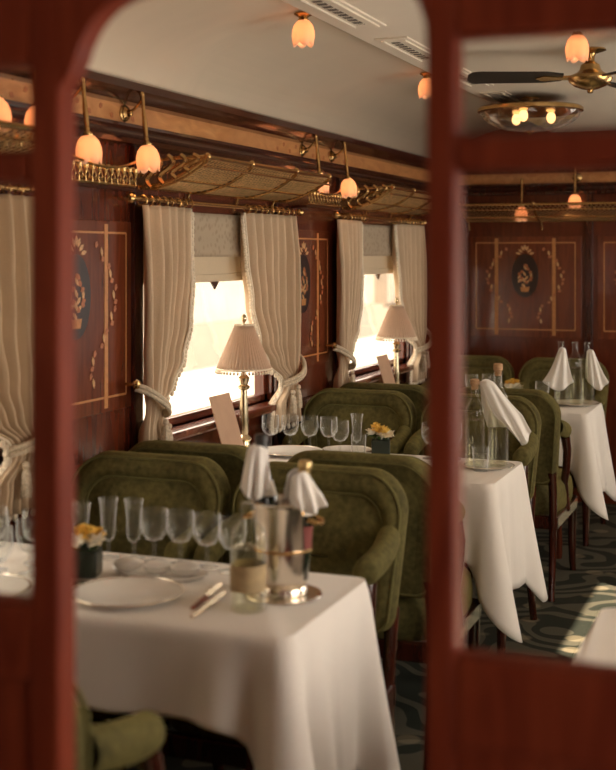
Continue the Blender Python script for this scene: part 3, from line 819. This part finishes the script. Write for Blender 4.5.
chairs = [(XA, TBL[0] + .635, 0, 'green velvet armchair facing us behind the ice bucket on the nearest table'),
          (XW, TBL[0] + .635, 0, 'green velvet armchair facing us on the window side of the nearest table'),
          (XA, TBL[0] - .85, PI, 'green velvet armchair at bottom left with only its arm showing'),
          (XA + .020, TBL[1] - .67, PI, 'green velvet armchair with its back to us, beside the archway right post'),
          (XW + .008, TBL[1] - .67, PI, 'green velvet armchair with its back to us below the near lamp and curtain'),
          (XA, TBL[1] + .76, 0, 'green velvet armchair seen through right pane behind the draped bottle'),
          (XW, TBL[1] + .76, 0, 'green velvet armchair facing us behind the row of wine glasses'),
          (XA + .020, TBL[2] - .68, PI, 'green velvet armchair in the right pane drawn up to the far table, seat showing'),
          (XW + .008, TBL[2] - .68, PI, 'green velvet armchair with its back to us in front of the far lamp'),
          (XA, TBL[2] + .78, 0, 'green velvet armchair against the end wall behind the far bottles'),
          (XW, TBL[2] + .78, 0, 'green velvet armchair against the end wall near the right archway post')]
for i, (x, y, rz, lab) in enumerate(chairs):
    if i == 0: ch.location = (x, y, 0); tag(ch, lab, 'armchair', 'green velvet armchairs')
    else: copy_tree(ch, None, (x, y, 0), rz, lab)

# ================================================================== TABLE LAMPS, MENU CARDS
def make_lamp():
    e = empty('table_lamp')
    MB().lathe([(.052, 0), (.055, .006), (.050, .014), (.040, .018), (.036, .03), (.026, .036), (.024, .05), (.030, .058), (.022, .066), (.016, .075), (.019, .09), (.017, .15), (.013, .23), (.0125, .245), (.022, .25), (.024, .258), (.014, .264), (.018, .275), (.022, .29), (.012, .302), (.007, .31), (.006, .47)], 20,
               mod=lambda t, q: 1 + (.05*math.cos(8*t) if .5 < q < .75 else 0)).build('base', 'lamp_metal', e)
    npl = 44
    def sh(u, v):
        a = 2*PI*u; r = .034 + (.104 - .034)*v; r += (.0012 + .0022*v)*math.cos(npl*a)
        return (r*math.cos(a), r*math.sin(a), .492 - .168*v)
    s_ = MB().grid(sh, npl*4, 8, True).build('shade', 'shade', e, solid=.0012, angle=180)
    MB().tube([(.1055*math.cos(2*PI*k/40), .1055*math.sin(2*PI*k/40), .326) for k in range(40)], .004, 6, True).build('trim', 'fringe', s_)
    MB().tube([(.035*math.cos(2*PI*k/24), .035*math.sin(2*PI*k/24), .492) for k in range(24)], .003, 6, True).build('trim', 'fringe', s_)
    b = MB()
    for k in range(46):
        a = 2*PI*k/46; b.sphere((.107*math.cos(a), .107*math.sin(a), .315), .0052, 6, 5, 1.3)
    b.build('fringe', 'fringe', s_)['kind'] = 'stuff'
    MB().lathe([(.012, .492), (.004, .497), (.004, .503), (.010, .510), (.011, .519), (.007, .529), (.001, .534)], 12).build('finial', 'lamp_metal', e)
    MB().sphere((0, 0, .40), .022, 10, 8, 1.3).build('bulb', 'soft_bulb', e)
    return e
lp = make_lamp(); lp.location = (-1.975, 4.35, ZT); tag(lp, 'pleated cream lamp with metal base on the middle table, nearer the viewer', 'table lamp', 'pleated table lamps')
copy_tree(lp, None, (-1.975, 6.29, ZT), None, 'pleated cream lamp with metal base on the far table')
def menu(y, lab):
    o = box('menu_card', 'card', -.002, .002, -.085, .085, 0, .25, None)
    o.location = (-1.935, y, ZT + .001); o.rotation_euler = (0, math.radians(-17), 0)
    return tag(o, lab, 'menu card', 'menu cards leaning by the windows')
menu(4.20, 'pinkish card leaning behind the near pleated lamp'); menu(6.14, 'pinkish card leaning behind the far pleated lamp')

# ================================================================== GLASSWARE AND TABLE SETTINGS
def glass_obj(name, prof, mat='glass', n=24):
    e = empty(name)
    k = prof.index(None); foot, bowl_ = prof[:k], prof[k + 1:]
    MB().lathe(foot, n).build('stem', mat, e)
    MB().lathe(bowl_, n, cap=False).build('bowl', mat, e)
    return e
WINE = [(.030, 0), (.031, .002), (.010, .005), (.0042, .010), (.0040, .045), (.006, .054), None, (.004, .053), (.020, .058), (.031, .074), (.0345, .092), (.034, .112), (.0325, .132), (.0310, .131), (.0330, .092), (.019, .061), (.003, .056)]
FLUTE = [(.028, 0), (.029, .002), (.009, .005), (.004, .010), (.004, .035), (.006, .042), None, (.004, .041), (.014, .048), (.019, .065), (.0185, .10), (.022, .140), (.025, .150), (.0235, .149), (.017, .10), (.013, .050), (.003, .044)]
TUMB = [(.026, 0), (.027, .003), (.026, .006), None, (.024, .006), (.027, .03), (.029, .085), (.0275, .084), (.0255, .03), (.022, .009), (.004, .007)]
protos = {}
def place(kind, prof, pos, lab, group, cat='glass', z=None):
    if kind not in protos:
        o = glass_obj(kind, prof); protos[kind] = o; o.location = (*pos, ZT + .001 if z is None else z); tag(o, lab, cat, group)
    else:
        o = copy_tree(protos[kind], None, (*pos, ZT + .001 if z is None else z), None, lab, group)
    return o
ordn = ['first', 'second', 'third', 'fourth', 'fifth', 'sixth', 'seventh']
for k, (x, y) in enumerate([(-1.925, 4.49), (-1.852, 4.515), (-1.772, 4.52), (-1.695, 4.525)]):
    place('wine_glass', WINE, (x, y), '%s wine glass from the lamp in the row on the middle table' % ordn[k], 'wine glasses on the middle table')
place('wine_glass', WINE, (-1.618, 4.44), 'shorter looking wine glass in front, fifth from the lamp on the middle table', 'wine glasses on the middle table')
place('flute_glass', FLUTE, (-1.578, 4.52), 'tall flute glass at the right end of the middle table row', 'flute glasses')
place('tumbler', TUMB, (-1.54, 4.43), 'small tumbler beside the flower pot on the middle table', 'tumblers')
# nearest table glasses
for k, (x, y) in enumerate([(-1.485, 2.735), (-1.415, 2.74), (-1.34, 2.735), (-1.265, 2.72)]):
    place('wine_glass', WINE, (x, y), '%s wine glass from the flower pot along the far edge of the nearest table' % ordn[k], 'wine glasses on the nearest table')
for k, (x, y) in enumerate([(-1.645, 2.655), (-1.615, 2.735), (-1.548, 2.745)]):
    place('flute_glass', FLUTE, (x, y), '%s flute glass behind the yellow flowers on the nearest table' % ordn[k], 'flute glasses')
for k, (x, y) in enumerate([(-1.86, 2.60), (-1.80, 2.52), (-1.75, 2.62), (-1.70, 2.52), (-1.72, 2.42), (-1.84, 2.40)]):
    place('wine_glass', WINE, (x, y), '%s of the wine glasses seen through the left partition pane, from the window' % ordn[k], 'wine glasses behind the left pane')
place('tumbler', TUMB, (-1.18, 2.62), 'small tumbler between the clear bottle and ice bucket', 'tumblers')
place('tumbler', TUMB, (-1.045, 4.31), 'small tumbler at the aisle end of the middle table', 'tumblers')
place('wine_glass', WINE, (-1.185, 6.17), 'wine glass at the aisle end of the far table', 'wine glasses on the far table')
for k, (x, y) in enumerate([(-1.60, 6.40), (-1.52, 6.45), (-1.45, 6.30)]):
    place('wine_glass', WINE, (x, y), '%s wine glass from the far lamp on the far table' % ordn[k], 'wine glasses on the far table')
for k, (x, y) in enumerate([(-1.20, 4.52), (-1.28, 4.5)]):
    place('wine_glass', WINE, (x, y), '%s wine glass from the aisle end behind the archway post on the middle table' % ordn[k], 'wine glasses on the middle table')
# plates
PLATE = [(.07, 0), (.075, .003), (.10, .010), (.122, .014), (.123, .016), (.10, .0125), (.076, .006), (.001, .005)]
def plate(pos, lab, s=1.0, mat='porcelain', group='dinner plates'):
    e = empty('plate', (*pos, ZT + .001), label=lab, cat='plate', group=group); e.scale = (s, s, s)
    MB().lathe(PLATE, 40).build('dish', mat, e)
    MB().tube([(.1225*math.cos(2*PI*k/48), .1225*math.sin(2*PI*k/48), .0155) for k in range(48)], .0018, 6, True).build('rim', 'silver', e)
    return e
plate((-1.385, 2.43), 'round white plate at the front of the nearest table', 1)
plate((-1.72, 2.33), 'round plate seen through the left partition pane', 1, 'porcelain')
plate((-1.80, 4.40), 'white plate behind the wine glasses on the middle table')
plate((-1.62, 4.55 - .03), 'white plate below the flute on the middle table', .8)
plate((-1.03, 4.38), 'small white plate under the tall clear bottle', .72)
plate((-1.05, 6.36), 'small white plate under the far bottles', .95)
tr = empty('serving_tray', (-1.41, 2.625, ZT + .001), label='oval white tray with three white dishes on the nearest table', cat='tray')
m4 = Matrix.Diagonal((.82, .40, 1, 1))
MB().lathe([(.12, 0), (.135, .004), (.15, .012), (.151, .014), (.135, .008), (.001, .006)], 40, m4).build('dish', 'porcelain', tr)
SHELL = MB().lathe([(.014, 0), (.024, .006), (.029, .016), (.026, .021), (.016, .027), (.001, .029)], 18, Matrix.Diagonal((1.25, .8, 1.1, 1)), mod=lambda t, q: 1 + .06*math.cos(9*t)*q).mesh('shell_dish', 'porcelain')
for k, x in enumerate((-1.49, -1.415, -1.345)):
    o = link('shell_dish', SHELL, None, 0, (x, 2.622 + .006*(k - 1), ZT + .0085), (0, 0, .4))
    tag(o, 'little white dish on the oval tray, %s from the left' % ordn[k], 'dish', 'little white dishes')
def cutlery(kind, pos, rz, lab, handle='silver'):
    e = empty(kind, (*pos, ZT + .001), rz, lab, 'cutlery', 'cutlery')
    MB().box(-.006, .006, -.10, 0, 0, .006).build('handle', handle, e, smooth=False, bevel=.002)
    if kind == 'table_knife':
        MB().prism([(-.008, 0), (.008, 0), (.008, .09), (.0, .115), (-.008, .09)], .002, lambda a, b, h: (a, b, h + .002)).build('blade', 'silver', e, smooth=False)
    else:
        MB().prism([(-.003, 0), (.003, 0), (.003, .04), (.011, .055), (.011, .06), (-.011, .06), (-.011, .055), (-.003, .04)], .002, lambda a, b, h: (a, b, h + .002)).build('neck', 'silver', e, smooth=False)
        for q in (-.009, -.003, .003, .009): MB().box(q - .0014, q + .0014, .06, .10, .002, .004).build('tine', 'silver', e, smooth=False)
    return e
cutlery('table_knife', (-1.225, 2.50), .15, 'knife with brown handle right of the front plate', 'knife_handle')
cutlery('table_knife', (-1.19, 2.44), .1, 'silver knife beside the clear bottle on the nearest table')
cutlery('table_fork', (-1.545, 2.43), .05, 'silver fork left of the front plate')
cutlery('table_fork', (-1.57, 2.44), .05, 'second silver fork left of the front plate')
# flower pots
def flower_mesh():
    b = MB()
    for k in range(6):
        a = 2*PI*k/6; m_ = Matrix.Rotation(a, 4, 'Z') @ Matrix.Rotation(-.35, 4, 'Y')
        b.add([(0, 0, 0), (.008, .007, .001), (.018, .006, .002), (.025, 0, .0), (.018, -.006, .002), (.008, -.007, .001)], [(0, 1, 2, 3, 4, 5)], m_)
    return b
FPET = flower_mesh().mesh('petals', 'petal_yellow', False); FPETW = flower_mesh().mesh('petals', 'petal_white', False)
TRUMP = MB().lathe([(.004, 0), (.006, .006), (.007, .013), (.010, .018)], 10, cap=False, mod=lambda t, q: 1 + .1*q*math.cos(5*t)).mesh('trumpet', 'petal_yellow')
def flowerpot(pos, lab, seed):
    rnd = random.Random(seed)
    e = empty('flower_pot', (*pos, ZT + .001), .3, lab, 'flower pot', 'little pots of yellow and white flowers')
    MB().box(-.035, .035, -.035, .035, 0, .062).build('pot', 'pot', e, smooth=False, bevel=.005)
    for k in range(22):
        x, y = rnd.uniform(-.042, .042), rnd.uniform(-.042, .042)
        z = .068 + rnd.random()*.018 + (.022 if k < 6 else 0)
        if k < 6: x *= .6; y *= .6
        f_ = link('blossom', FPET if k < 6 else FPETW, e, 0, (x, y, z), (rnd.uniform(-.7, .7), rnd.uniform(-.7, .7), rnd.random()*6))
        if k < 6: link('trumpet', TRUMP, f_, 0)
    for k in range(14):
        a = rnd.random()*2*PI; r_ = .032
        b = MB().add([(0, -.004, 0), (0, .004, 0), (.02, .005, .012), (.034, 0, .008), (.02, -.005, .012)], [(0, 1, 2, 3, 4)])
        b.build('leaf', 'leaf', e, False, loc=(r_*.6*math.cos(a), r_*.6*math.sin(a), .060), rot=(0, -.3, a))
    return e
flowerpot((-1.475, 4.50), 'dark pot of yellow and white flowers on the middle table', 1)
flowerpot((-1.578, 2.565), 'dark pot of yellow flowers beside the left post on the nearest table', 2)
flowerpot((-1.37, 6.36), 'pot of yellow flowers on the far table', 3)
# bottles
def clear_bottle(pos, lab, h=.345, r=.036, stop=True):
    e = empty('clear_bottle', (*pos, ZT + .001), label=lab, cat='bottle', group='clear glass bottles')
    k = h/.345
    prof = [(r*.9, 0), (r, .006), (r, .23*k), (r*.93, .25*k), (r*.6, .272*k), (.0145, .285*k), (.0135, .325*k), (.016, .328*k), (.016, .336*k), (.013, .337*k)]
    MB().lathe(prof, 24).build('glass_body', 'bottle_clear', e)
    MB().lathe([(r*.82, .006), (r*.9, .012), (r*.9, .20*k), (.001, .201*k)], 20).build('water', 'bottle_clear', e)
    if stop: MB().lathe([(.0125, .322*k), (.0125, .34*k), (.017, .342*k), (.017, .362*k), (.012, .366*k), (.001, .366*k)], 14).build('stopper', 'cork', e)
    return e
b1 = clear_bottle((-1.10, 2.445), 'clear glass bottle with tan label on the nearest table', .235, .0385, False)
MB().lathe([(.0390, .045), (.0390, .10)], 24, cap=False).build('label', 'foil_paper', b1)
clear_bottle((-1.005, 4.41), 'tall clear corked bottle with draped napkin on the middle table', .35, .036)
clear_bottle((-1.075, 4.35), 'clear bottle half hidden behind the right archway post', .30, .034)
clear_bottle((-1.115, 6.30), 'clear bottle left of the three on the far table', stop=False, r=.034, h=.33)
clear_bottle((-1.055, 6.36), 'clear bottle in the middle of three on the far table', stop=False, r=.034, h=.325)
clear_bottle((-1.005, 6.42), 'clear bottle right of the three on the far table', stop=False, r=.034, h=.32)
# ice bucket with wine bottles
bk = empty('ice_bucket', (-1.075, 2.58, ZT + .007), label='polished silver ice bucket on the nearest table', cat='ice bucket')
MB().lathe([(.050, 0), (.054, .004), (.054, .012), (.050, .018), (.056, .03), (.062, .10), (.066, .19), (.071, .196), (.072, .204), (.068, .206), (.062, .19), (.055, .04), (.001, .03)], 40, mod=lambda t, q: 1 + (.012*math.cos(16*t) if .3 < q < .5 else 0)).build('body', 'silver', bk)
MB().tube([(.0635*math.cos(2*PI*k/40), .0635*math.sin(2*PI*k/40), .10) for k in range(40)], .003, 6, True).build('band', 'brass', bk)
for s in (-1, 1):
    MB().tube([(s*.066, -.02, .17), (s*.088, -.018, .165), (s*.094, 0, .160), (s*.088, .018, .165), (s*.066, .02, .17)], .005, 8).build('handle', 'brass', bk)
tag(MB().lathe([(.085, 0), (.088, .003), (.086, .006), (.001, .005)], 36).build('coaster', 'silver', None, loc=(-1.075, 2.58, ZT + .0005)), 'round silver coaster under the ice bucket', 'coaster')
def wine_bottle(loc, rot, lab, neck, lbl, sz=1.0):
    e = empty('wine_bottle', loc, 0, lab, 'bottle', 'wine bottles in the ice bucket'); e.rotation_euler = rot; e.scale = (1, 1, sz)
    MB().lathe([(.026, 0), (.029, .006), (.029, .13), (.027, .15), (.018, .18), (.0135, .20), (.0125, .25), (.015, .252), (.015, .262), (.013, .264)], 20).build('body', 'bottle_green', e)
    MB().lathe([(.0135, .205), (.0132, .250), (.0157, .252), (.0157, .263), (.0132, .267), (.001, .268)], 18, cap=False).build('foil', neck, e)
    MB().lathe([(.0296, .075), (.0296, .125)], 20, cap=False).build('label', lbl, e)
    MB().lathe([(.0275, .149), (.0195, .178)], 20, cap=False).build('neck_label', 'label_paper', e)
    return e
wine_bottle((-1.106, 2.582, ZT + .045), (-.03, -.09, 0), 'dark wine bottle with dark cap leaning left in the ice bucket', 'black_enamel', 'label_paper', 1.17)
wine_bottle((-1.046, 2.580, ZT + .040), (.02, .10, 0), 'wine bottle with gold foil leaning right in the ice bucket', 'foil', 'label_maroon')
# napkins
def napkin(loc, rz, lab, w1, w2, h, lean, seed=0, top=.03):
    """cloth folded over a bottle neck: a creased flap falling from a narrow top; local x across, y out"""
    b = MB()
    def fn(u, v):
        a = (u - .5); wd = top + (w1 - top)*min(1, v*1.7) if v < .6 else w1 + (w2 - w1)*(v - .6)/.4
        x = a*wd + lean*v; z = -h*v*(1 - .22*abs(2*a)**1.5*v) + .012*math.cos(PI*a)*(1 - v)
        y = -.012 - .030*v + .014*math.cos(5*PI*a + seed)*v + .03*(1 - (2*a)**2)*-.5
        return (x, y, z)
    b.grid(fn, 16, 14)
    def fn2(u, v):
        a = (u - .5); wd = top + (w1*.8 - top)*min(1, v*1.6)
        return (a*wd + lean*.4*v, .014 + .022*v + .010*math.cos(4*PI*a + seed)*v, -h*.75*v + .012*math.cos(PI*a)*(1 - v))
    b.grid(fn2, 16, 14)
    o = b.build('napkin', 'napkin', None, solid=.003, angle=80, loc=loc, rot=(0, 0, rz))
    return tag(o, lab, 'napkin', 'white napkins draped over bottles')
rzc = math.atan(492/1250)
napkin((-1.035, 4.365, ZT + .305), rzc, 'white napkin slanting across the tall clear bottle', .10, .06, .215, .12, 0, .05)
napkin((-1.105, 6.275, ZT + .285), rzc, 'white napkin on the left far bottle', .10, .15, .20, -.03, 1)
napkin((-.985, 6.395, ZT + .27), rzc, 'white napkin on the right far bottle', .07, .10, .19, .03, 2)
napkin((-1.133, 2.572, ZT + .325), rzc, 'white napkin round the left bottle in the ice bucket', .06, .065, .105, -.005, 1, .045)
napkin((-1.030, 2.560, ZT + .275), rzc + .3, 'white napkin tucked over the right rim of the ice bucket', .07, .075, .075, .012, 2, .04)
